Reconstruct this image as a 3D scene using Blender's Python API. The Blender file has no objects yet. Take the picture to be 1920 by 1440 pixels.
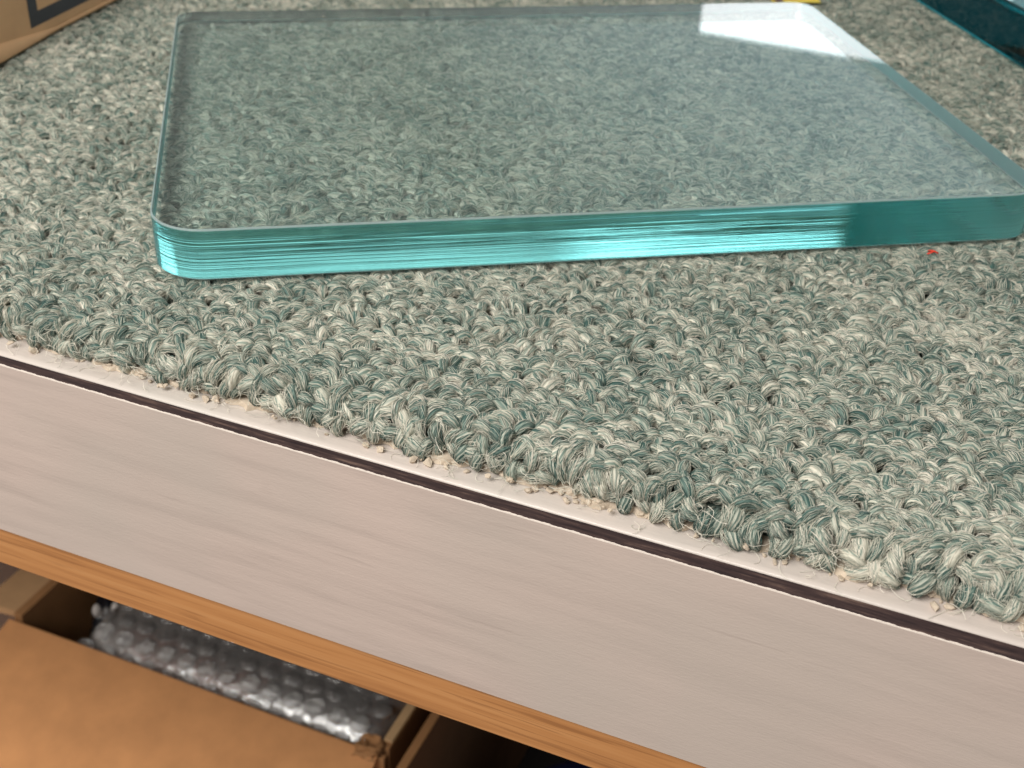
import bpy, bmesh, math, random
import numpy as np
from mathutils import Vector, Matrix, Euler

# Units: 1 unit = 1 cm.
random.seed(7); rng = np.random.default_rng(11)
S = bpy.context.scene; COL = S.collection

# ------------------------------------------------------------------ camera
F_PX, CAM_H, PITCH, ROLL = 2383.78, 11.18569, 0.5663, 0.0431
fw = Vector((0, math.cos(PITCH), -math.sin(PITCH)))
r0 = Vector((1, 0, 0)); u0 = r0.cross(fw)
cr = math.cos(ROLL)*r0 + math.sin(ROLL)*u0
cu = -math.sin(ROLL)*r0 + math.cos(ROLL)*u0
cd = bpy.data.cameras.new('camera'); cam = bpy.data.objects.new('camera', cd); COL.objects.link(cam)
cam.matrix_world = Matrix(((cr.x, cu.x, -fw.x, 0), (cr.y, cu.y, -fw.y, 0), (cr.z, cu.z, -fw.z, CAM_H), (0, 0, 0, 1)))
cd.sensor_fit = 'HORIZONTAL'; cd.sensor_width = 36; cd.lens = F_PX/1920*36
cd.clip_start = 0.5; cd.clip_end = 2000
cd.dof.use_dof = True; cd.dof.focus_distance = 19.0; cd.dof.aperture_fstop = 0.42
S.camera = cam

# ------------------------------------------------------------------ world and lamps
W = bpy.data.worlds.new('World'); S.world = W; W.use_nodes = True
wt = W.node_tree; bg = wt.nodes['Background']; bg.inputs[1].default_value = 0.50
# plain room: warm near the counter, cooler and brighter towards the rear window
tc = wt.nodes.new('ShaderNodeTexCoord'); dp = wt.nodes.new('ShaderNodeVectorMath'); dp.operation = 'DOT_PRODUCT'
dp.inputs[1].default_value = Vector((0.45, 0.88, 0.0)).normalized(); wt.links.new(tc.outputs['Generated'], dp.inputs[0])
wr = wt.nodes.new('ShaderNodeValToRGB'); wt.links.new(dp.outputs['Value'], wr.inputs[0])
we = wr.color_ramp.elements; we[0].position = 0.30; we[0].color = (0.46, 0.44, 0.41, 1); we[1].position = 1.0; we[1].color = (1.02, 1.26, 1.36, 1)
we.new(0.80); we[1].color = (0.46, 0.47, 0.43, 1)
wt.links.new(wr.outputs[0], bg.inputs[0])

def area(name, target, az, el, dist, w, h, L, col):
    """A rectangular lamp facing `target`; az from +Y towards +X, el above the horizon (degrees)."""
    a, e = math.radians(az), math.radians(el)
    d = Vector((math.sin(a)*math.cos(e), math.cos(a)*math.cos(e), math.sin(e)))
    ld = bpy.data.lights.new(name, 'AREA'); ld.shape = 'RECTANGLE'; ld.size = w; ld.size_y = h
    ld.energy = L*w*h*math.pi; ld.color = col
    o = bpy.data.objects.new(name, ld); COL.objects.link(o)
    o.location = Vector(target) + d*dist
    o.rotation_euler = d.to_track_quat('Z', 'Y').to_euler()
    return o
# big shop window in front of the counter (behind the camera)
area('front_window_light', (-8, 17, 0), 214, 50, 58, 40, 36, 9.3, (1.0, 0.965, 0.91))
# the window far behind, whose reflection lies on the glass
def upright(name, az0, az1, el0, el1, dist, L, col, facing=None):
    """An upright rectangular lamp; el0/el1 seen from the glass, az0..az1 its sides, `facing` the azimuth its plane is square to."""
    am = math.radians((az0+az1)/2 if facing is None else facing)
    x0 = dist*math.tan(math.radians(az0)-am); x1 = dist*math.tan(math.radians(az1)-am)
    z0 = dist*math.tan(math.radians(el0)); z1 = dist*math.tan(math.radians(el1)); w, h = x1-x0, z1-z0; xm = (x0+x1)/2
    ld = bpy.data.lights.new(name, 'AREA'); ld.shape = 'RECTANGLE'; ld.size = w; ld.size_y = h
    ld.energy = L*w*h*math.pi; ld.color = col
    o = bpy.data.objects.new(name, ld); COL.objects.link(o)
    o.location = (dist*math.sin(am)+xm*math.cos(am), dist*math.cos(am)-xm*math.sin(am), (z0+z1)/2 - CAM_H + 2*1.748)
    o.rotation_euler = Vector((math.sin(am), math.cos(am), 0)).to_track_quat('Z', 'Y').to_euler()
upright('rear_window_light', 7.75, 20.5, 4, 17.1, 250, 2.5, (0.97, 0.98, 1.0), 24)
upright('rear_side_fill_light', 21, 50, 2, 12.8, 260, 4.5, (0.95, 0.98, 1.0))  # added lamp without a known window, brightens the glass edges
upright('rear_edge_fill_light', -34, 2.0, 25.9, 33, 300, 0.85, (0.97, 1.0, 0.97))  # added lamp that lifts the dim left part of the glass edge
upright('rear_edge_fill_light', 3.0, 22, 25.9, 30, 300, 3.6, (0.95, 1.0, 1.0))  # added lamp behind, gives the glass edge its bright streaks

S.view_settings.view_transform = 'Standard'; S.view_settings.look = 'None'
S.view_settings.exposure = 0.25; S.view_settings.gamma = 1.0
cy = S.cycles
cy.max_bounces = 20; cy.transmission_bounces = 20; cy.transparent_max_bounces = 24
cy.glossy_bounces = 10; cy.diffuse_bounces = 4; cy.sample_clamp_indirect = 6
cy.use_denoising = True; cy.blur_glossy = 0.0; cy.caustics_refractive = True; cy.caustics_reflective = True

# ------------------------------------------------------------------ frames
EA, EOFF = -0.3721, 13.5165                      # the counter edge: direction and distance from the camera's foot
D0 = np.array([math.cos(EA), math.sin(EA)]); N0 = np.array([-math.sin(EA), math.cos(EA)])
def E(s, t, z=0.0):
    p = D0*s + N0*(t+EOFF); return Vector((p[0], p[1], z))

# ------------------------------------------------------------------ helpers
def empty(name, loc=(0, 0, 0), rz=0.0):
    o = bpy.data.objects.new(name, None); COL.objects.link(o); o.location = loc; o.rotation_euler = (0, 0, rz)
    o.empty_display_size = 0.5
    return o
def tag(o, label=None, cat=None, group=None, kind=None):
    if label: o['label'] = label
    if cat: o['category'] = cat
    if group: o['group'] = group
    if kind or cat: o['kind'] = kind or 'thing'
    return o
def link(name, me, mat=None, parent=None):
    o = bpy.data.objects.new(name, me); COL.objects.link(o)
    if mat is not None and not me.materials: me.materials.append(mat)
    if parent is not None: o.parent = parent
    return o
def obj(name, bm, mat, parent=None, smooth=False, angle=None):
    me = bpy.data.meshes.new(name); bm.normal_update(); bm.to_mesh(me); bm.free()
    if smooth:
        me.shade_smooth()
        if angle: me.set_sharp_from_angle(angle=math.radians(angle))
    return link(name, me, mat, parent)
def pyobj(name, v, f, mat, parent=None, smooth=False, angle=None):
    me = bpy.data.meshes.new(name); me.from_pydata([tuple(p) for p in v], [], [tuple(q) for q in f]); me.update()
    if smooth:
        me.shade_smooth()
        if angle: me.set_sharp_from_angle(angle=math.radians(angle))
    return link(name, me, mat, parent)
def box_bm(x0, x1, y0, y1, z0, z1, bev=0.0, seg=2, bm=None):
    b = bmesh.new()
    bmesh.ops.create_cube(b, size=1)
    for v in b.verts:
        v.co = Vector(((x0+x1)/2 + v.co.x*(x1-x0), (y0+y1)/2 + v.co.y*(y1-y0), (z0+z1)/2 + v.co.z*(z1-z0)))
    if bev: bmesh.ops.bevel(b, geom=b.edges[:], offset=bev, segments=seg, profile=0.5, affect='EDGES')
    return b
def tube(pts, rad, n=6, closed=False):
    """verts, faces of a tube through pts"""
    pts = [Vector(p) for p in pts]; V, Fc = [], []
    up = Vector((0, 0, 1))
    for i, p in enumerate(pts):
        a = pts[i-1] if (i or closed) else pts[0]; b = pts[(i+1) % len(pts)] if (i < len(pts)-1 or closed) else pts[-1]
        t = (b-a).normalized(); x = t.cross(up)
        if x.length < 1e-3: x = t.cross(Vector((1, 0, 0)))
        x.normalize(); y = t.cross(x)
        r = rad[i] if hasattr(rad, '__len__') else rad
        for k in range(n):
            q = 2*math.pi*k/n; V.append(p + (x*math.cos(q) + y*math.sin(q))*r)
    m = len(pts)
    for i in range(m if closed else m-1):
        j = (i+1) % m
        for k in range(n):
            Fc.append((i*n+k, i*n+(k+1) % n, j*n+(k+1) % n, j*n+k))
    if not closed:
        Fc.append(tuple(range(n))[::-1]); Fc.append(tuple((m-1)*n+k for k in range(n)))
    return V, Fc

# ------------------------------------------------------------------ materials
class NT:
    def __init__(s, name):
        s.m = bpy.data.materials.new(name); s.m.use_nodes = True; s.t = s.m.node_tree
        s.b = s.t.nodes['Principled BSDF']; s.out = s.t.nodes['Material Output']
    def n(s, typ, **kw):
        x = s.t.nodes.new(typ)
        for k, v in kw.items():
            if k.startswith('i_'):
                key = k[2:]; key = int(key) if key.isdigit() else key.replace('_', ' ')
                x.inputs[key].default_value = v
            else: setattr(x, k, v)
        return x
    def l(s, a, b): s.t.links.new(a, b)
    def ramp(s, fac, stops, interp='LINEAR'):
        r = s.n('ShaderNodeValToRGB'); r.color_ramp.interpolation = interp
        el = r.color_ramp.elements
        while len(el) < len(stops): el.new(0.5)
        for e, (p, c) in zip(el, stops):
            e.position = p; e.color = (*c, 1) if len(c) == 3 else c
        s.l(fac, r.inputs[0]); return r
    def noise(s, scale, vec=None, detail=4, rough=0.55, stretch=None, coord='Object', rot=(0, 0, 0)):
        tc = s.n('ShaderNodeTexCoord'); src = tc.outputs[coord]
        if stretch:
            mp = s.n('ShaderNodeMapping'); mp.inputs['Scale'].default_value = stretch; mp.inputs['Rotation'].default_value = rot
            s.l(src, mp.inputs[0]); src = mp.outputs[0]
        x = s.n('ShaderNodeTexNoise'); x.inputs['Scale'].default_value = scale
        x.inputs['Detail'].default_value = detail; x.inputs['Roughness'].default_value = rough
        s.l(src, x.inputs['Vector']); return x
    def bump(s, h, strength=0.3, dist=0.02, normal=None):
        b = s.n('ShaderNodeBump'); b.inputs['Strength'].default_value = strength; b.inputs['Distance'].default_value = dist
        s.l(h, b.inputs['Height'])
        if normal is not None: s.l(normal, b.inputs['Normal'])
        s.l(b.outputs[0], s.b.inputs['Normal']); return b
    def mix(s, fac, a, b, mode='MIX'):
        m = s.n('ShaderNodeMix', data_type='RGBA', blend_type=mode)
        if hasattr(fac, 'links'): s.l(fac, m.inputs[0])
        else: m.inputs[0].default_value = fac
        for q, i in ((a, 6), (b, 7)):
            if hasattr(q, 'links'): s.l(q, m.inputs[i])
            else: m.inputs[i].default_value = (*q, 1)
        return m.outputs[2]
    def math(s, op, a, b=None):
        m = s.n('ShaderNodeMath', operation=op)
        for i, q in enumerate((a, b)):
            if q is None: continue
            if hasattr(q, 'links'): s.l(q, m.inputs[i])
            else: m.inputs[i].default_value = q
        return m.outputs[0]

def mat_plain(name, c, rough=0.6, spec=0.4, var=0.12, scale=3.0, bump=0.0):
    t = NT(name); nz = t.noise(scale)
    r = t.ramp(nz.outputs[0], [(0.25, tuple(x*(1-var) for x in c)), (0.75, tuple(min(1, x*(1+var)) for x in c))])
    t.l(r.outputs[0], t.b.inputs['Base Color']); t.b.inputs['Roughness'].default_value = rough
    t.b.inputs['Specular IOR Level'].default_value = spec
    if bump: t.bump(t.noise(scale*12).outputs[0], bump, 0.02)
    return t.m

def mat_yarn():
    t = NT('heather_yarn')
    at = t.n('ShaderNodeAttribute', attribute_name='fibre')
    oi = t.n('ShaderNodeObjectInfo')
    big = t.n('ShaderNodeTexNoise'); big.inputs['Scale'].default_value = 0.55; big.inputs['Detail'].default_value = 3
    t.l(oi.outputs['Location'], big.inputs['Vector'])
    a = t.math('MULTIPLY', t.math('SUBTRACT', oi.outputs['Random'], 0.5), 0.32)
    b = t.math('MULTIPLY', t.math('SUBTRACT', big.outputs[0], 0.5), 0.45)
    v = t.math('ADD', t.math('ADD', at.outputs['Fac'], a), b)
    r = t.ramp(v, [(0.0, (0.042, 0.098, 0.086)), (0.20, (0.09, 0.155, 0.135)), (0.42, (0.215, 0.275, 0.23)), (0.62, (0.45, 0.465, 0.39)), (0.84, (0.66, 0.635, 0.53)), (1.0, (0.79, 0.74, 0.64))])
    t.l(r.outputs[0], t.b.inputs['Base Color'])
    t.b.inputs['Roughness'].default_value = 0.62; t.b.inputs['Specular IOR Level'].default_value = 0.30
    t.b.inputs['Sheen Weight'].default_value = 0.12; t.b.inputs['Sheen Roughness'].default_value = 0.4
    return t.m

def mat_laminate(name, c, streak=1.0, gloss=0.5):
    t = NT(name)
    n1 = t.noise(1.0, stretch=(0.22, 3.2, 3.2), detail=6, rough=0.62)
    n2 = t.noise(1.0, stretch=(0.9, 26, 26), detail=3, rough=0.5)
    n3 = t.noise(0.22, detail=2)
    dk = tuple(x*(0.86-0.03*streak) for x in c); lt = tuple(min(1, x*1.10) for x in c); gr = (c[0]*0.86, c[1]*0.92, c[2]*0.92)
    a = t.ramp(n1.outputs[0], [(0.25, dk), (0.5, c), (0.75, lt)])
    b = t.mix(t.math('MULTIPLY', n2.outputs[0], 0.5), a.outputs[0], dk)
    cc = t.mix(t.ramp(n3.outputs[0], [(0.42, (0, 0, 0)), (0.62, (0.6, 0.6, 0.6))]).outputs[0], b, gr)
    n4 = t.noise(1.0, stretch=(0.30, 6.5, 6.5), detail=2)
    cc = t.mix(t.math('MULTIPLY', t.ramp(n4.outputs[0], [(0.66, (0, 0, 0)), (0.72, (1, 1, 1))]).outputs[0], 0.30), cc, tuple(x*0.62 for x in c))
    n5 = t.noise(2.2, detail=5)
    cc = t.mix(t.math('MULTIPLY', t.ramp(n5.outputs[0], [(0.62, (0, 0, 0)), (0.8, (1, 1, 1))]).outputs[0], 0.25), cc, tuple(x*0.75 for x in c))
    t.l(cc, t.b.inputs['Base Color'])
    t.b.inputs['Roughness'].default_value = gloss; t.b.inputs['Specular IOR Level'].default_value = 0.35
    fine = t.noise(1.0, stretch=(9, 30, 30), detail=4)
    t.bump(fine.outputs[0], 0.22, 0.02)
    return t.m

def mat_wood():
    t = NT('honey_wood')
    n1 = t.noise(1.0, stretch=(0.16, 5.5, 5.5), detail=7, rough=0.6)
    w = t.n('ShaderNodeTexNoise'); w.inputs['Scale'].default_value = 1.0; w.inputs['Detail'].default_value = 4; w.inputs['Distortion'].default_value = 0.4
    mp = t.n('ShaderNodeMapping'); mp.inputs['Scale'].default_value = (0.35, 15, 15)
    tc = t.n('ShaderNodeTexCoord'); t.l(tc.outputs['Object'], mp.inputs[0]); t.l(mp.outputs[0], w.inputs['Vector'])
    a = t.ramp(n1.outputs[0], [(0.28, (0.38, 0.155, 0.048)), (0.5, (0.51, 0.225, 0.075)), (0.75, (0.59, 0.285, 0.108))])
    ln = t.ramp(w.outputs[0], [(0.36, (1, 1, 1)), (0.43, (0, 0, 0))])
    c = t.mix(t.math('MULTIPLY', ln.outputs[0], 0.6), a.outputs[0], (0.27, 0.105, 0.03))
    t.l(c, t.b.inputs['Base Color']); t.b.inputs['Roughness'].default_value = 0.42
    t.bump(w.outputs[0], 0.12, 0.02)
    return t.m

def mat_card(name, c, rough=0.8):
    t = NT(name)
    n1 = t.noise(0.9, detail=5); n2 = t.noise(14, detail=4); n3 = t.noise(1.0, stretch=(6, 90, 40), detail=3)
    a = t.ramp(n1.outputs[0], [(0.3, tuple(x*0.88 for x in c)), (0.7, tuple(min(1, x*1.10) for x in c))])
    b = t.mix(t.math('MULTIPLY', n2.outputs[0], 0.22), a.outputs[0], tuple(x*0.72 for x in c))
    d = t.mix(t.math('MULTIPLY', n3.outputs[0], 0.18), b, tuple(min(1, x*1.25) for x in c))
    t.l(d, t.b.inputs['Base Color']); t.b.inputs['Roughness'].default_value = rough; t.b.inputs['Specular IOR Level'].default_value = 0.25
    t.bump(n2.outputs[0], 0.12, 0.02)
    return t.m

def mat_glass(name, sig, streaks=False, rough=0.0, tint=(1, 1, 1), frost=0.0):
    t = NT(name)
    t.b.inputs['Base Color'].default_value = (*tint, 1); t.b.inputs['Transmission Weight'].default_value = 1.0
    t.b.inputs['Roughness'].default_value = rough; t.b.inputs['IOR'].default_value = 1.43
    va = t.n('ShaderNodeVolumeAbsorption'); mx = max(sig)*1.02
    va.inputs['Color'].default_value = (1-sig[0]/mx, 1-sig[1]/mx, 1-sig[2]/mx, 1); va.inputs['Density'].default_value = mx
    t.l(va.outputs[0], t.out.inputs['Volume'])
    if streaks:   # lines left by the polishing belt, running along the edge
        n1 = t.noise(1.0, stretch=(0.035, 0.035, 10), detail=4, rough=0.65)
        n3 = t.noise(1.0, stretch=(0.016, 0.016, 17), detail=2)
        n2 = t.noise(0.8, detail=2)
        b1 = t.bump(n1.outputs[0], streaks*0.7, 0.05)
        b3 = t.bump(t.ramp(n3.outputs[0], [(0.50, (0, 0, 0)), (0.56, (1, 1, 1))]).outputs[0], streaks*0.30, 0.03, b1.outputs[0])
        t.bump(n2.outputs[0], 0.03, 0.05, b3.outputs[0])
    if frost:      # ground, light-scattering edge
        tl = t.n('ShaderNodeBsdfTranslucent'); tl.inputs[0].default_value = (*tint, 1)
        mx_ = t.n('ShaderNodeMixShader'); mx_.inputs[0].default_value = frost
        df = t.n('ShaderNodeBsdfDiffuse'); df.inputs[0].default_value = (*tint, 1)
        mh = t.n('ShaderNodeMixShader'); mh.inputs[0].default_value = 0.5; t.l(tl.outputs[0], mh.inputs[1]); t.l(df.outputs[0], mh.inputs[2])
        t.l(t.b.outputs[0], mx_.inputs[1]); t.l(mh.outputs[0], mx_.inputs[2]); t.l(mx_.outputs[0], t.out.inputs['Surface'])
    return t.m

M_YARN = mat_yarn()
M_LAM = mat_laminate('beige_laminate', (0.585, 0.470, 0.415), 3.0)
M_LAMTOP = mat_laminate('beige_laminate_top', (0.66, 0.58, 0.53), gloss=0.24)
M_LIP = mat_plain('laminate_cut_edge', (0.86, 0.76, 0.68), 0.5, var=0.1, scale=8)
M_WOOD = mat_wood()
SIG = (0.095, 0.0145, 0.0145)
M_GLASS = mat_glass('clear_green_glass', SIG)
M_GEDGE = mat_glass('polished_glass_edge', SIG, 0.28)
M_GSIDE = mat_glass('ground_glass_edge', SIG, 0.25, 0.6, (0.60, 0.94, 0.92), 0.75)
M_ARRIS = mat_glass('ground_glass_arris', SIG, False, 0.5, (0.86, 0.97, 0.97), 0.55)
SIG2 = (1.6, 0.21, 0.20)
M_GLASS2 = mat_glass('dark_teal_glass', SIG2)
M_GEDGE2 = mat_glass('dark_teal_glass_edge', SIG2, 0.02)

def mat_seam():
    t = NT('dark_kraft_core')
    n = t.noise(1.0, stretch=(1.2, 20, 20), detail=5, rough=0.7); m = t.noise(9, detail=3)
    a = t.ramp(n.outputs[0], [(0.35, (0.02, 0.010, 0.012)), (0.55, (0.06, 0.034, 0.032)), (0.75, (0.22, 0.14, 0.11))])
    t.l(a.outputs[0], t.b.inputs['Base Color']); t.b.inputs['Roughness'].default_value = 0.6
    t.bump(m.outputs[0], 0.3, 0.02)
    return t.m
M_SEAM = mat_seam()
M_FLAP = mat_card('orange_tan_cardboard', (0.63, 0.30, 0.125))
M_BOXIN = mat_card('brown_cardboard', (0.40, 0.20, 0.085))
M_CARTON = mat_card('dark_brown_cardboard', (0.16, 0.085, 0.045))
M_CARD = mat_card('tan_cardboard', (0.62, 0.37, 0.19))
M_CUT = mat_card('cardboard_cut_edge', (0.62, 0.40, 0.21))
M_INK = mat_plain('black_print', (0.018, 0.020, 0.024), 0.55, var=0.2, scale=6)
M_DARK = mat_plain('dark_interior_board', (0.03, 0.026, 0.024), 0.7)
M_WHITE = mat_plain('pale_panel', (0.72, 0.66, 0.62), 0.6)
M_BLACK = mat_plain('glossy_black_plastic', (0.012, 0.012, 0.016), 0.22, 0.6)
M_NAVY = mat_plain('navy_plastic', (0.008, 0.014, 0.06), 0.4)
M_LATEX = mat_plain('cream_latex', (0.62, 0.52, 0.41), 0.85, 0.2, var=0.2, scale=5, bump=0.4)
M_BASE = mat_plain('carpet_ground_weave', (0.07, 0.10, 0.085), 0.95, 0.1, var=0.4, scale=8)
M_YEL = mat_plain('yellow_paper', (0.80, 0.62, 0.06), 0.7, var=0.05)
M_MAROON = mat_plain('maroon_print', (0.10, 0.015, 0.03), 0.6)
M_RED = mat_plain('red_lint', (0.75, 0.06, 0.03), 0.8)

# ------------------------------------------------------------------ counter
counter = tag(empty('counter', E(0, 0, 0), EA), 'beige laminate shop counter with dark edge seam and honey wood rail under the carpet', 'counter')
X0, X1 = -60, 45
# top sheet with a small rounded nose at the front edge
prof = [(40, 0.03), (0.10, 0.03)] + [(0.10-0.10*math.sin(a), 0.05*math.cos(a)-0.02) for a in np.linspace(0.15, 1.5, 10)] + [(0.0, -0.024), (40, -0.024)]
V, Fc = [], []
for x in (X0, X1): V += [(x, y, z) for y, z in prof]
n = len(prof)
for i in range(n): j = (i+1) % n; Fc.append((i, j, n+j, n+i))
Fc += [tuple(range(n))[::-1], tuple(range(n, 2*n))]
pyobj('top_sheet', V, Fc, M_LAMTOP, counter, True, 35)
def zlip(x): return -0.20 - 0.0035*(max(-20, min(6, x))+14.4)     # the groove widens a little to the right
V, Fc = [], []
for x in (X0, -20, 6, X1): V += [(x, 0.012, -0.0245), (x, 0.012, -0.30), (x, 6, -0.30), (x, 6, -0.0245)]
for i in range(3):
    for j in range(4): Fc.append((4*i+j, 4*i+(j+1) % 4, 4*i+4+(j+1) % 4, 4*i+4+j))
pyobj('dark_seam', V, Fc, M_SEAM, counter)
# front sheet with a thin bright cut lip, slightly wavy as cut by hand
V, Fc = [], []
for x in (X0, -20, 6, X1): V += [(x, 0.0, zlip(x)-0.022), (x, 0.0, -4.0), (x, 0.08, -4.0), (x, 0.08, -0.31), (x, 0.011, -0.31), (x, 0.011, zlip(x)-0.022)]
for i in range(3):
    for j in range(6): Fc.append((6*i+j, 6*i+(j+1) % 6, 6*i+6+(j+1) % 6, 6*i+6+j))
pyobj('front_sheet', V, Fc, M_LAM, counter)
V, Fc = [], []
k = 900
for i in range(k+1):
    x = -26+34*i/k; w = 0.004*math.sin(x*13)+0.003*math.sin(x*31+1)+0.003*math.sin(x*71+2); z0 = zlip(x)
    V += [(x, -0.003, z0-0.024), (x, -0.003, z0-0.004+w), (x, 0.0115, z0-0.002+w), (x, 0.0115, z0-0.024)]
for i in range(k):
    for j in range(4): Fc.append((4*i+j, 4*i+4+j, 4*i+4+(j+1) % 4, 4*i+(j+1) % 4))
Fc += [(0, 1, 2, 3), (4*k+3, 4*k+2, 4*k+1, 4*k)]
pyobj('front_lip', V, Fc, M_LIP, counter)
obj('core_board', box_bm(X0, X1, 0.085, 40, -4.0, -0.305), M_DARK, counter)
obj('wood_rail', box_bm(X0, X1, 0.05, 1.6, -4.94, -4.002, 0.03), M_WOOD, counter)
obj('back_panel', box_bm(X0, X1, 39, 40, -31, -4.01), M_DARK, counter)
obj('shelf_board', box_bm(X0, X1, -1, 38.9, -32, -31), M_WOOD, counter)
obj('side_panel', box_bm(-36.5, -35, 0.3, 38.9, -30.99, -4.95), M_WHITE, counter)

# ------------------------------------------------------------------ carpet
carpet = tag(empty('carpet', E(0, 0.30, 0.03), EA), 'grey green looped pile carpet remnant with frayed cut front edge on the counter', 'carpet')
CT = 0.3
# backing: cream latex with a ragged front edge (local x along the edge, y inwards)
V, Fc = [], []
xs = np.arange(-45, 30, 0.11)
for x in xs:
    j = 0.05*math.sin(x*2.1)+0.05*math.sin(x*5.3+1)+random.uniform(-0.06, 0.06)
    V += [(x, 0.10+j, 0.006), (x, 0.13+j+random.uniform(-0.03, 0.03), 0.10), (x, 0.6, 0.13), (x, 0.6, 0.006)]
for i in range(len(xs)-1):
    for j in range(3): Fc.append((4*i+j, 4*i+4+j, 4*i+5+j, 4*i+1+j))
pyobj('latex_backing', V, Fc, M_LATEX, carpet)
obj('ground_weave', box_bm(-45, 30, 0.30, 38, 0.008, 0.37), M_BASE, carpet)

def loop_mesh(name, seed, strands=96, L=0.46, H=0.50, R=0.155, fuzz=5, spread=1.0, cut=False):
    g = np.random.default_rng(seed); V, Fc, A = [], [], []
    P = 10; u = np.linspace(0.0, 1.0, P)
    su = np.sin(math.pi*u)
    bend = g.normal(0, 0.05); twist = g.choice([-1, 1])*g.uniform(0.5, 1.6); lean = g.normal(0, 0.07)
    cx = -L/2*np.cos(math.pi*u); cz = (H-R*0.8)*np.power(su, 0.62); cy_ = bend*su + lean*(u-0.5)
    rad = R*(0.30+0.70*np.power(su, 0.75))
    # tangents and frame
    T = np.stack([np.gradient(cx), np.gradient(cy_), np.gradient(cz)], 1); T /= np.linalg.norm(T, axis=1)[:, None]
    B = np.tile(np.array([0, 1.0, 0]), (P, 1)); B -= T*(T*B).sum(1)[:, None]; B /= np.linalg.norm(B, axis=1)[:, None]
    Nn = np.cross(B, T)
    C = np.stack([cx, cy_, cz], 1)
    def add(pts, r, n, val):
        b = len(V)
        t = np.gradient(pts, axis=0); t /= (np.linalg.norm(t, axis=1)[:, None]+1e-9)
        ref = np.array([0.31, 0.8, 0.52]); x = np.cross(t, ref); x /= (np.linalg.norm(x, axis=1)[:, None]+1e-9); y = np.cross(t, x)
        m = len(pts)
        for i in range(m):
            for k_ in range(n):
                q = 2*math.pi*k_/n; V.append(pts[i]+(x[i]*math.cos(q)+y[i]*math.sin(q))*r[i]); A.append(val)
        for i in range(m-1):
            for k_ in range(n): Fc.append((b+i*n+k_, b+i*n+(k_+1) % n, b+(i+1)*n+(k_+1) % n, b+(i+1)*n+k_))
    b0 = len(A); NC = 22
    add(C, rad*0.84, NC, 0.0)
    colv = np.clip(g.beta(1.5, 2.1, NC), 0, 1)
    for i in range(P):
        for k_ in range(NC): A[b0+i*NC+k_] = float(colv[(k_+int(i*twist*0.6)) % NC])
    for s_ in range(strands):
        ph = g.uniform(0, 2*math.pi); rho = g.uniform(0.78, 1.17)
        ang = ph + twist*(u-0.5) + 0.26*np.sin(u*g.uniform(3, 10)+g.uniform(0, 6))
        off = rad*rho*spread
        w = 0.010*np.sin(u*g.uniform(6, 18)+g.uniform(0, 6))
        pts = C + B*((np.cos(ang)*(off+w)))[:, None] + Nn*((np.sin(ang)*(off+w)*0.85))[:, None]
        pts[:, 2] = np.maximum(pts[:, 2], -0.05)
        r0_ = g.uniform(0.0030, 0.0062)
        add(pts, np.full(P, r0_), 3, float(g.uniform(0.62, 1.0) if g.random() < 0.62 else g.uniform(0.05, 0.5)))
    for s_ in range(fuzz):       # stray hairs
        ph = g.uniform(0.1, math.pi-0.1); a0, a1 = sorted(g.uniform(0.05, 0.95, 2)); a1 = max(a1, a0+0.25)
        uu = np.linspace(a0, min(a1, 1.0), 9)
        Cc = np.stack([np.interp(uu, u, C[:, k_]) for k_ in range(3)], 1); rr_ = np.interp(uu, u, rad)
        Bb = np.stack([np.interp(uu, u, B[:, k_]) for k_ in range(3)], 1); Nb = np.stack([np.interp(uu, u, Nn[:, k_]) for k_ in range(3)], 1)
        ang = ph + g.uniform(-3, 3)*(uu-uu[0]) + 0.4*np.sin(uu*g.uniform(8, 18))
        off = rr_*(1.06+g.uniform(0.02, 0.42)*np.sin(np.linspace(0, math.pi, 9)))
        pts = Cc + Bb*(np.cos(ang)*off)[:, None] + Nb*(np.sin(ang)*off*0.85)[:, None]
        add(pts, np.full(9, g.uniform(0.0028, 0.0045)), 3, float(g.uniform(0.75, 1.0)))
    me = bpy.data.meshes.new(name); me.from_pydata([tuple(p) for p in V], [], Fc); me.update()
    at = me.attributes.new('fibre', 'FLOAT', 'POINT'); at.data.foreach_set('value', np.array(A, dtype=np.float32))
    me.shade_smooth(); me.materials.append(M_YARN)
    return me
VAR = []
for i in range(16):
    VAR.append(loop_mesh('carpet_loop', 100+i, strands=54, L=rng.uniform(0.27, 0.365), H=rng.uniform(0.325, 0.365), R=rng.uniform(0.080, 0.104), fuzz=int(rng.integers(16, 27))))
NB = len(VAR)
for i in range(6):     # fuller, fuzzier loops for the cut edge
    VAR.append(loop_mesh('carpet_loop', 300+i, strands=60, L=rng.uniform(0.29, 0.37), H=rng.uniform(0.32, 0.38), R=rng.uniform(0.088, 0.115), fuzz=34, spread=1.05))

fv, rv, uv_ = np.array(fw), np.array(cr), np.array(cu)
def project(P):
    d = np.asarray(P, float) - np.array([0, 0, CAM_H]); z = d@fv
    return 960+F_PX*(d@rv)/z, 720-F_PX*(d@uv_)/z, z

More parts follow.
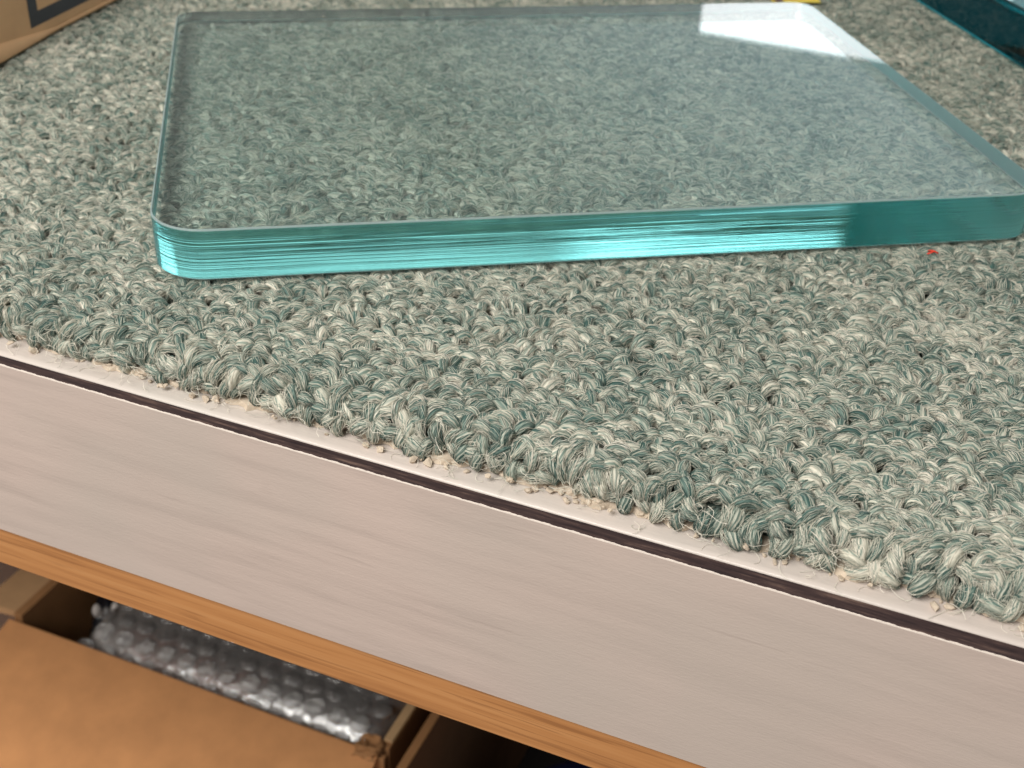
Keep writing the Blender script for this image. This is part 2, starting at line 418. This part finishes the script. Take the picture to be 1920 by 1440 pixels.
# footprints under which the pile is pressed down
GA = 0.2024; GO = np.array([-6.177, 19.049]); GW, GD, GT, GZ = 16.58, 12.60, 0.948, 0.80
gex = np.array([math.cos(GA), math.sin(GA)]); gey = np.array([-math.sin(GA), math.cos(GA)])
S2O = np.array([13.38, 30.87]); s2d = np.array([11.66-12.99, 38.92-32.69]); s2d /= np.linalg.norm(s2d); s2n = np.array([s2d[1], -s2d[0]])
CBO = np.array([-12.8, 30.09]); cbe = np.array([0.2356, 0.97185]); cbn = np.array([-cbe[1], cbe[0]])
def covered(p, m=0.25):
    q = p-GO
    if -m < q@gex < GW+m and -m < q@gey < GD+m: return 1
    q = p-S2O
    if -m < q@s2n < 12+m and -9-m < q@s2d < 26+m: return 2
    q = p-CBO
    if -m < q@cbn < 16 and -8 < q@cbe < 24: return 3
    return 0

items = []       # (local xyz, euler, scale, variant, projected size)
MROT = Matrix.Rotation(EA, 3, 'Z')
row = 0; t = 0.25
while t < 33:
    ds = 0.210 if t > 0.5 else 0.160
    s = -44 + (row % 2)*ds*0.5 + rng.uniform(0, 0.1)
    while s < 29:
        ls = s + rng.normal(0, 0.04); lt = t + rng.normal(0, 0.03) + 0.04*math.sin(s*0.9+row)
        w = E(ls, lt+CT, 0.5); x, y, z = project(w)
        if z > 3 and -420 < x < 2340 and -330 < y < 1700:
            p2 = np.array([w.x, w.y]); cv = covered(p2)
            inner = cv and covered(p2, -1.2) in (2, 3)
            if not inner:
                th = rng.normal(0.0, 0.52) + (0.34 if row % 2 else -0.24)
                if rng.random() < 0.20: th += math.pi/2
                tilt = rng.normal(0.12, 0.30); tx = rng.normal(0, 0.22); vi = int(rng.integers(0, NB))
                sc = rng.uniform(0.90, 1.15); sz = rng.uniform(0.90, 1.12) + 0.08*math.sin(ls*0.7+1)*math.sin(lt*0.9)
                zz = 0.375
                if cv: sz = min(sz, 1.0)*0.97; sc = min(sc, 1.08); tilt *= 0.5; tx *= 0.5
                if row == 0:
                    th = math.pi/2 + rng.normal(0, 0.50); tilt = rng.uniform(0.40, 0.95); vi = NB+int(rng.integers(0, 6)); zz = rng.uniform(0.06, 0.16)
                    if rng.random() < 0.3: th = rng.normal(0, 0.35)
                elif row == 1: zz = rng.uniform(0.24, 0.32); vi = NB+int(rng.integers(0, 6)); th = math.pi/2 + rng.normal(0, 0.7); tilt = rng.uniform(0.25, 0.75)
                elif row == 2:
                    th = rng.choice([0, 1])*math.pi/2*0.8 + rng.normal(0, 0.4); tilt = rng.uniform(0.15, 0.55); vi = int(rng.integers(0, len(VAR)))
                Rm = Matrix.Rotation(tilt, 3, 'X') @ Matrix.Rotation(tx, 3, 'Y') @ Matrix.Rotation(th, 3, 'Z')
                items.append(((ls, lt, zz), Rm.to_euler(), (sc, sc, sz), vi, (F_PX/z if (-20 < x < 1940 and -20 < y < 1460) else 0), cv))
        s += ds*rng.uniform(0.9, 1.1)
    t += (0.03, 0.09, 0.13)[row] if row < 3 else 0.146; row += 1
items.sort(key=lambda q: -q[4])
near, rest = items[:300], items[300:]
for (p, e, sc, vi, _, cv) in near:
    o = link('carpet_loop', VAR[vi], None, carpet); o.location = p; o.rotation_euler = e; o.scale = sc
# the rest of the pile: instances of the same loops on points
vc = bpy.data.collections.new('loop_kinds')
for i, me in enumerate(VAR):
    vc.objects.link(bpy.data.objects.new('kind_%02d' % i, me))
me = bpy.data.meshes.new('loop_pile'); me.from_pydata([q[0] for q in rest], [], []); me.update()
for nm, ty, ky, dat in (('rot', 'FLOAT_VECTOR', 'vector', [tuple(q[1]) for q in rest]), ('scl', 'FLOAT_VECTOR', 'vector', [q[2] for q in rest]), ('idx', 'INT', 'value', [q[3] for q in rest])):
    at = me.attributes.new(nm, ty, 'POINT'); at.data.foreach_set(ky, np.array(dat, dtype=(np.int32 if ty == 'INT' else np.float32)).ravel())
pile = link('loop_pile', me, M_YARN, carpet); pile['kind'] = 'stuff'
ng = bpy.data.node_groups.new('pile_scatter', 'GeometryNodeTree')
ng.interface.new_socket('Geometry', in_out='INPUT', socket_type='NodeSocketGeometry')
ng.interface.new_socket('Geometry', in_out='OUTPUT', socket_type='NodeSocketGeometry')
gi = ng.nodes.new('NodeGroupInput'); go = ng.nodes.new('NodeGroupOutput')
ip = ng.nodes.new('GeometryNodeInstanceOnPoints'); ci = ng.nodes.new('GeometryNodeCollectionInfo')
ci.inputs['Collection'].default_value = vc; ci.inputs['Separate Children'].default_value = True; ci.inputs['Reset Children'].default_value = True
def named(nm, ty):
    x = ng.nodes.new('GeometryNodeInputNamedAttribute'); x.data_type = ty; x.inputs['Name'].default_value = nm; return x.outputs['Attribute']
e2r = ng.nodes.new('FunctionNodeEulerToRotation')
ng.links.new(named('rot', 'FLOAT_VECTOR'), e2r.inputs[0])
ng.links.new(gi.outputs[0], ip.inputs['Points']); ng.links.new(ci.outputs[0], ip.inputs['Instance'])
ip.inputs['Pick Instance'].default_value = True
ng.links.new(named('idx', 'INT'), ip.inputs['Instance Index']); ng.links.new(e2r.outputs[0], ip.inputs['Rotation'])
ng.links.new(named('scl', 'FLOAT_VECTOR'), ip.inputs['Scale']); ng.links.new(ip.outputs[0], go.inputs[0])
md = pile.modifiers.new('scatter', 'NODES'); md.node_group = ng
print('loops', len(items))

# crumbs of latex along the cut edge
def crumb_mesh(seed):
    g = np.random.default_rng(seed); bm = bmesh.new(); bmesh.ops.create_icosphere(bm, subdivisions=1, radius=0.5)
    for v in bm.verts:
        v.co *= g.uniform(0.55, 1.25); v.co.z *= 0.75
    me = bpy.data.meshes.new('backing_crumb'); bm.to_mesh(me); bm.free(); me.materials.append(M_LATEX); return me
CR = [crumb_mesh(i) for i in range(7)]
for i in range(110):
    o = link('backing_crumb', CR[i % 7], None, carpet)
    d = random.uniform(0.05, 0.17)
    o.location = (random.uniform(-14.5, 2.6), random.uniform(-0.10, 0.16), d*0.35+random.choice([0, 0, 0.06]))
    o.scale = (d*random.uniform(0.8, 1.5), d, d*random.uniform(0.7, 1.2)); o.rotation_euler = (random.uniform(-.5, .5), random.uniform(-.5, .5), random.uniform(0, 6.3))
# loose hairs hanging over the edge
V, Fc, A = [], [], []
for i in range(420):
    x = random.uniform(-15, 3); zf = random.uniform(0.02, 0.55); p = Vector((x, random.uniform(-0.12, 0.02)+zf*0.15, zf)); pts = [p.copy()]
    h = random.uniform(0, 6.3); cv = random.uniform(-1.1, 1.1)
    for k in range(10):
        h += cv*random.uniform(0.2, 1.0); p = p + Vector((math.cos(h)*0.035, min(0.02, math.sin(h)*0.03-0.004), random.uniform(-0.025, 0.012))); p.z = max(p.z, 0.012); pts.append(p.copy())
    v, f = tube(pts, 0.0035, 3); b = len(V); V += v; Fc += [tuple(b+q for q in ff) for ff in f]; A += [random.uniform(0.5, 1.0)]*len(v)
hz = pyobj('loose_fibres', V, Fc, M_YARN, carpet); hz['kind'] = 'stuff'
at = hz.data.attributes.new('fibre', 'FLOAT', 'POINT'); at.data.foreach_set('value', np.array(A, dtype=np.float32))

# ------------------------------------------------------------------ glass slabs
def slab(name, w, d, T, radii, arris, mats, loc, rz, segs=14):
    """rounded-corner plate; local origin at the front-left bottom corner; radii: FL, FR, BR, BL"""
    cs = [((radii[0], radii[0]), radii[0], math.pi), ((w-radii[1], radii[1]), radii[1], 1.5*math.pi), ((w-radii[2], d-radii[2]), radii[2], 0), ((radii[3], d-radii[3]), radii[3], 0.5*math.pi)]
    def ring(inset, z):
        P = []
        for (c, r, a0) in cs:
            for k in range(segs+1):
                a = a0+0.5*math.pi*k/segs; rr = r-inset
                P.append((c[0]+rr*math.cos(a), c[1]+rr*math.sin(a), z))
        return P
    rings = [ring(arris, 0), ring(arris*0.3, arris*0.3), ring(0, arris), ring(0, T-arris), ring(arris*0.3, T-arris*0.3), ring(arris, T)]
    n = len(rings[0]); V = sum(rings, []); Fc = []
    for i in range(len(rings)-1):
        for k in range(n): Fc.append((i*n+k, i*n+(k+1) % n, (i+1)*n+(k+1) % n, (i+1)*n+k))
    Fc.append(tuple(range(n))[::-1]); Fc.append(tuple(range(5*n, 6*n)))
    o = pyobj(name, V, Fc, mats[0], None, True, 20); me = o.data; me.materials.append(mats[1])
    mi = np.ones(len(Fc), dtype=np.int32); mi[-2:] = 0
    if len(mats) > 3:
        me.materials.append(mats[2]); me.materials.append(mats[3])
        for k in range(5*n):
            if segs+1+segs//2 <= k % n <= 2*segs+2+segs//2: mi[k] = 2
            if k//n != 2: mi[k] = 3
    me.polygons.foreach_set('material_index', mi)
    o.location = loc; o.rotation_euler = (0, 0, rz)
    return o
g1 = slab('glass_slab', GW, GD, GT, (0.95, 0.85, 0.5, 0.5), 0.03, (M_GLASS, M_GEDGE, M_GSIDE, M_ARRIS), (GO[0], GO[1], GZ), GA)
tag(g1, 'clear green edged glass plate with rounded corners lying on the carpet', 'glass slab')
a2 = math.atan2(s2d[1], s2d[0])
g2 = slab('glass_slab', 26, 12, 1.36, (0.3, 0.3, 0.3, 0.3), 0.06, (M_GLASS2, M_GEDGE2), (0, 0, 0), 0)
p2 = S2O - s2d*6.0; g2.location = (p2[0], p2[1], 0.80)
g2.matrix_world = Matrix(((s2d[0], s2n[0], 0, p2[0] + s2n[0]*0), (s2d[1], s2n[1], 0, p2[1]), (0, 0, 1, 0.80), (0, 0, 0, 1)))
g2.matrix_world = Matrix.Translation((p2[0] + s2d[0]*26, p2[1]+s2d[1]*26, 0.80)) @ Matrix.Rotation(a2+math.pi, 4, 'Z')
tag(g2, 'thick dark teal glass block at the top right corner of the carpet', 'glass slab')

V, Fc = [], []
for i in range(90):
    q = GO + gex*random.uniform(0.4, GW-0.4) + gey*random.uniform(0.3, GD-0.5); z = GZ+GT+0.001; a = random.uniform(0, 6.3)
    l, w = random.choice([(0.012, 0.009), (0.016, 0.012), (0.05, 0.004), (0.08, 0.0035)])
    b = len(V); c_, s_ = math.cos(a), math.sin(a)
    for (x, y, h) in ((-l, 0, 0), (0, -w, 0), (l, 0, 0), (0, w, 0), (0, 0, 0.008)): V.append((q[0]+x*c_-y*s_, q[1]+x*s_+y*c_, z+h))
    Fc += [(b, b+1, b+4), (b+1, b+2, b+4), (b+2, b+3, b+4), (b+3, b, b+4), (b+3, b+2, b+1, b)]
tag(pyobj('dust', V, Fc, M_LATEX), 'sparse pale dust and lint flecks on top of the clear glass plate', 'dust', kind='stuff')

# ------------------------------------------------------------------ cardboard box at the back left
cb = tag(empty('cardboard_box', (CBO[0], CBO[1], 0.78), math.atan2(cbe[1], cbe[0])), 'tan cardboard box with black printed frame standing at the back left of the carpet', 'cardboard box')
# local x runs along the visible face, local -y is outwards towards the carpet
obj('side_panel', box_bm(-6, 25, 0.0, 0.3, 0.10, 2.1, 0.04), M_CARD, cb)
obj('front_panel', box_bm(-6.3, -6.0, 0.0, 14, 0.10, 2.1, 0.04), M_CARD, cb)
obj('top_panel', box_bm(-6, 25, 0.31, 14, 1.8, 2.09), M_CARD, cb)
V = []
xs = np.linspace(-6, 25, 63); Fc = []
for x in xs:
    b = 0.20*max(0.0, min(1.0, (2.4-x)/2.4)); hgt = 0.10 + 1.3*b
    V += [(x, 0.02, hgt+0.02), (x, -0.02-0.1*b, hgt-0.02), (x, -0.03-0.9*b, 0.05), (x, -0.02-0.8*b, 0.0), (x, 0.3, 0.0)]
for i in range(len(xs)-1):
    for j in range(4): Fc.append((5*i+j, 5*i+5+j, 5*i+6+j, 5*i+1+j))
pyobj('bottom_fold', V, Fc, M_CARD, cb, True)
# printed frame: an L of black ink (vertical bar and bottom bar of a larger rectangle)
fr = bmesh.new()
zb = 0.0
for (x0, x1, z0, z1) in ((1.43, 1.82, 0.35, 1.9), (1.82, 12, 0.35, 0.70), (11.6, 12, 0.70, 1.9), (1.82, 11.6, 1.6, 1.9)):
    vs = [fr.verts.new((x, -0.004, z)) for x, z in ((x0, z0), (x1, z0), (x1, z1), (x0, z1))]; fr.faces.new(vs)
obj('printed_frame', fr, M_INK, cb)

# ------------------------------------------------------------------ small things on the carpet
V, Fc = [], []
yn = tag(empty('sticky_note', (7.2, 37.80, 0.84), 0.03), 'yellow paper slip with dark maroon print behind the glass plate', 'paper slip')
bm = bmesh.new(); bmesh.ops.create_grid(bm, x_segments=8, y_segments=8, size=0.5)
for v in bm.verts: v.co = Vector(((v.co.x+0.5)*1.42, (v.co.y+0.5)*3.0, 0.03*math.sin(v.co.x*4)+0.02))
obj('paper', bm, M_YEL, yn, True)
bm = bmesh.new()
for v in [(0.10, 0.02), (0.32, 0.02), (0.32, 2.6), (0.10, 2.6)]: pass
vs = [bm.verts.new((x, y, 0.055)) for x, y in ((0.06, 0.0), (0.30, 0.0), (0.30, 2.6), (0.06, 2.6))]; bm.faces.new(vs)
obj('print_band', bm, M_MAROON, yn)
pts = [(0, 0, 0), (0.06, 0.01, 0.04), (0.10, 0.05, 0.03), (0.08, 0.09, 0.0), (0.03, 0.07, 0.02), (0.07, 0.03, 0.06), (0.14, 0.02, 0.01)]
v, f = tube([(x*1.5, y*1.4, z*0.9) for x, y, z in pts], 0.018, 5)
tag(pyobj('lint_scrap', v, f, M_RED, None, True), 'tiny red lint scrap on the carpet before the right end of the glass plate', 'lint').location = (7.62, 21.45, 0.81)

# ------------------------------------------------------------------ below the counter
def Eo(name, s, t, z, label, cat): return tag(empty(name, E(s, t, z), EA), label, cat)
RZ = -20.0
ob = Eo('open_box', -27.8, 10.45, -30.9, 'open brown cardboard box with front flap folded out on the shelf below', 'cardboard box')
HW = RZ+30.9; BW = 14.7; BD = 20
def panel(name, x0, x1, y0, y1, z0, z1, m): return obj(name, box_bm(x0, x1, y0, y1, z0, z1, 0.03), m, ob)
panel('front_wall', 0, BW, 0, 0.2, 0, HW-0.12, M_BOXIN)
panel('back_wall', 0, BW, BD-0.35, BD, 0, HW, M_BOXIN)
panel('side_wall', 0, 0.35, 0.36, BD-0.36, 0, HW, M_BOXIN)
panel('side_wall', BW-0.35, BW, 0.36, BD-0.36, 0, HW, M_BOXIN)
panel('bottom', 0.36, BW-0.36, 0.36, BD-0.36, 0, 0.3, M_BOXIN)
# folded-out front flap: slightly bowed sheet sloping down towards the viewer
def sheet(name, quad, m, bow=0.2, nx=14, ny=10, th=0.3, parent=ob, rag=0.0):
    V, Fc = [], []
    a, b, c, d = [Vector(q) for q in quad]        # a-b hinge, d-c free edge
    nn = (b-a).cross(d-a).normalized()
    if nn.z < 0: nn = -nn
    for lay in (0, 1):
        for j in range(ny+1):
            for i in range(nx+1):
                x, y = i/nx, j/ny
                p = (a*(1-x)+b*x)*(1-y)+(d*(1-x)+c*x)*y + nn*(bow*math.sin(math.pi*y)*0.6+0.05*math.sin(x*5+y*3))
                if rag and i == nx: p += (b-a).normalized()*(rag*math.sin(j*2.3)*0.5)
                V.append(p - nn*th*lay)
    w = nx+1; N = w*(ny+1)
    for j in range(ny):
        for i in range(nx):
            q = j*w+i; Fc.append((q, q+1, q+w+1, q+w)); Fc.append((N+q, N+q+w, N+q+w+1, N+q+1))
    edge = [i for i in range(w)] + [j*w+nx for j in range(1, ny+1)] + [ny*w+i for i in range(nx-1, -1, -1)] + [j*w for j in range(ny-1, 0, -1)]
    for k, q in enumerate(edge):
        r = edge[(k+1) % len(edge)]; Fc.append((q, N+q, N+r, r))
    return pyobj(name, V, Fc, m, parent, True, 40)
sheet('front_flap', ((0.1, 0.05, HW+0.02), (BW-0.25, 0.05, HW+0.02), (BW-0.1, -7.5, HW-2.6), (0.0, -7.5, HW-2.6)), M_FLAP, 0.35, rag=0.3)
sheet('side_flap', ((0.05, 16, HW+0.02), (0.05, 0.5, HW+0.02), (-1.5, 0.3, HW-0.2), (-1.5, 16, HW-0.2)), M_CARD, 0.15)
panel('rim_edge', BW-0.33, BW-0.02, 0.6, 12, HW-0.02, HW+0.06, M_CUT)
# torn corner: crumpled paper layers
g_ = np.random.default_rng(5); V, Fc = [], []
for lay in range(3):
    b = len(V); nx, ny = 9, 6
    for jj in range(ny):
        for ii in range(nx):
            V.append((BW-0.95+0.75*ii/(nx-1)+g_.normal(0, .05), -0.25+0.11*jj+0.10*lay+g_.normal(0, .04), HW-0.05+0.10*lay+0.10*math.sin(jj*0.9+lay)*math.sin(math.pi*ii/(nx-1))+g_.normal(0, .05)))
    for jj in range(ny-1):
        for ii in range(nx-1):
            if (ii in (0, nx-2) and g_.random() < 0.4): continue
            q = b+jj*nx+ii; Fc.append((q, q+1, q+nx+1, q+nx))
tc_ = pyobj('torn_corner', V, Fc, M_BOXIN, ob, True)
sm = tc_.modifiers.new('thick', 'SOLIDIFY'); sm.thickness = 0.05

def mat_film():
    t = NT('bubble_film')
    tr = t.n('ShaderNodeBsdfTransparent'); tr.inputs[0].default_value = (0.93, 0.93, 0.94, 1)
    lw = t.n('ShaderNodeLayerWeight'); lw.inputs[0].default_value = 0.35
    gl = t.n('ShaderNodeBsdfGlossy'); gl.inputs['Roughness'].default_value = 0.14
    df = t.n('ShaderNodeBsdfDiffuse'); df.inputs[0].default_value = (0.80, 0.77, 0.75, 1)
    m1 = t.n('ShaderNodeMixShader'); t.l(t.math('ADD', t.math('MULTIPLY', lw.outputs['Fresnel'], 0.7), 0.38), m1.inputs[0])
    t.l(tr.outputs[0], m1.inputs[1]); t.l(gl.outputs[0], m1.inputs[2])
    m2 = t.n('ShaderNodeMixShader'); m2.inputs[0].default_value = 0.17; t.l(m1.outputs[0], m2.inputs[1]); t.l(df.outputs[0], m2.inputs[2])
    nz = t.noise(1.7, detail=6); b = t.n('ShaderNodeBump'); b.inputs['Strength'].default_value = 0.8; b.inputs['Distance'].default_value = 0.15
    t.l(nz.outputs[0], b.inputs['Height']); t.l(b.outputs[0], gl.inputs['Normal']); t.l(b.outputs[0], df.inputs['Normal'])
    t.l(m2.outputs[0], t.out.inputs['Surface']); return t.m
M_FILM = mat_film()
def mat_wrapped():
    t = NT('wrapped_goods'); n = t.noise(0.32, detail=3, stretch=(1, 1, 1)); 
    r = t.ramp(n.outputs[0], [(0.40, (0.30, 0.28, 0.265)), (0.56, (0.38, 0.35, 0.33)), (0.62, (0.36, 0.11, 0.06)), (0.72, (0.28, 0.25, 0.23))])
    t.l(r.outputs[0], t.b.inputs['Base Color']); t.b.inputs['Roughness'].default_value = 0.5; return t.m
M_GOODS = mat_wrapped()
bw = Eo('bubble_wrap_parcel', -25.7, 11.0, -28.6, 'parcel wrapped in clear bubble wrap inside the open cardboard box', 'parcel')
PW, PD, PH = 12.1, 13.5, 8.2
obj('wrapped_goods', box_bm(0.15, PW-0.15, 0.15, PD, 0, PH-0.12, 1.1, 5), M_GOODS, bw, True)
obj('plastic_film', box_bm(0.0, PW, 0.0, PD+0.1, 0.0, PH, 1.2, 6), M_FILM, bw, True)
bm = bmesh.new(); bmesh.ops.create_uvsphere(bm, u_segments=12, v_segments=8, radius=1.0)
bmesh.ops.delete(bm, geom=[v for v in bm.verts if v.co.z < -0.05], context='VERTS')
bub = bpy.data.meshes.new('bubble'); bm.to_mesh(bub); bm.free(); bub.shade_smooth(); bub.materials.append(M_FILM)
def surf(yl):
    """a point and tilt on the parcel's top that rolls over its front shoulder; yl = arc length from the middle of the shoulder"""
    r = 1.2; q = r*math.pi/2
    if yl < 0: return 0.0, PH-r+yl, math.pi/2
    if yl < q: a = yl/r; return r-r*math.cos(a), PH-r+r*math.sin(a), math.pi/2-a
    return r+(yl-q), PH, 0.0
yl = -0.75; rw = 0
while yl < 9:
    x = 0.55 + (rw % 2)*0.42
    while x < PW-0.4:
        y, z, tl = surf(yl); o = link('bubble', bub, None, bw)
        o.location = (x+random.uniform(-.04, .04), y, z-0.02); o.rotation_euler = (tl, random.uniform(-.15, .15), 0)
        s = random.uniform(0.35, 0.40); o.scale = (s, s*random.uniform(0.8, 0.95), random.choice([0.03, 0.07, 0.09, 0.11, 0.12]))
        x += 0.84
    yl += 0.73; rw += 1

# black item between the box wall and the parcel
bi = Eo('black_cable_coil', -26.6, 13.2, -28.5, 'glossy black coiled item tucked left of the bubble wrapped parcel in the box', 'cable')
for k, (dx, dz, rr) in enumerate(((0.0, 5.9, 1.0), (0.35, 6.3, 0.9), (0.75, 5.8, 1.1), (0.2, 4.6, 1.1))):
    pts = [(dx+0.12*math.sin(3*a), 0.9+rr*0.9*math.cos(a), dz+rr*math.sin(a)) for a in np.linspace(0, 2*math.pi, 22)[:-1]]
    v, f = tube(pts, 0.24, 8, True); pyobj('cable_turn', v, f, M_BLACK, bi, True)
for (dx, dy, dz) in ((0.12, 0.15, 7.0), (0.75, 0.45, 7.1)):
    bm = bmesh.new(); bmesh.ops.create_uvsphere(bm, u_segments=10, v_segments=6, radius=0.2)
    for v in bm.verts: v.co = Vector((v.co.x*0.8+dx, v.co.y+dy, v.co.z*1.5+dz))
    obj('pale_glint', bm, M_WHITE, bi, True)  # pale blobs modelled in place of glints on the black item
obj('black_pouch', box_bm(-0.4, 0.9, 0.0, 6, 0, 5.6, 0.35, 3), M_BLACK, bi, True)

# second box with something dark blue in it
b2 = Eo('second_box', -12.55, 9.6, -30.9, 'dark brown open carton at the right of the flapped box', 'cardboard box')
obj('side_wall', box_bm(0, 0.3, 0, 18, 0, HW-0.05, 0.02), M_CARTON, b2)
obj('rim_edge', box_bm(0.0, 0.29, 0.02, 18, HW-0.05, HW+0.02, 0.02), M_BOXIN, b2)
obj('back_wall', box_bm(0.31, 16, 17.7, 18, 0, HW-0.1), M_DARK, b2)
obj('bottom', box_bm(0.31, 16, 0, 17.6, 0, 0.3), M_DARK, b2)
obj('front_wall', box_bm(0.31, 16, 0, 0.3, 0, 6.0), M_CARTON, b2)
nv = Eo('dark_bag', -10.6, 11.5, -30.5, 'dark navy bag inside the carton at the bottom of the photo', 'bag')
bm = bmesh.new(); bmesh.ops.create_icosphere(bm, subdivisions=3, radius=1.0)
for v in bm.verts:
    k = 1+0.10*math.sin(v.co.x*5)*math.sin(v.co.y*4+1); v.co = Vector((v.co.x*4*k+4.2, v.co.y*3.4*k+3.4, max(0, v.co.z*4.2*k+3.4)))
obj('bag_body', bm, M_NAVY, nv, True)
bm = bmesh.new(); bmesh.ops.create_cone(bm, segments=14, radius1=1.2, radius2=0.6, depth=1.6, cap_ends=True)
for v in bm.verts: v.co += Vector((4.2, 3.4, 7.9))
obj('bag_neck', bm, M_NAVY, nv, True)
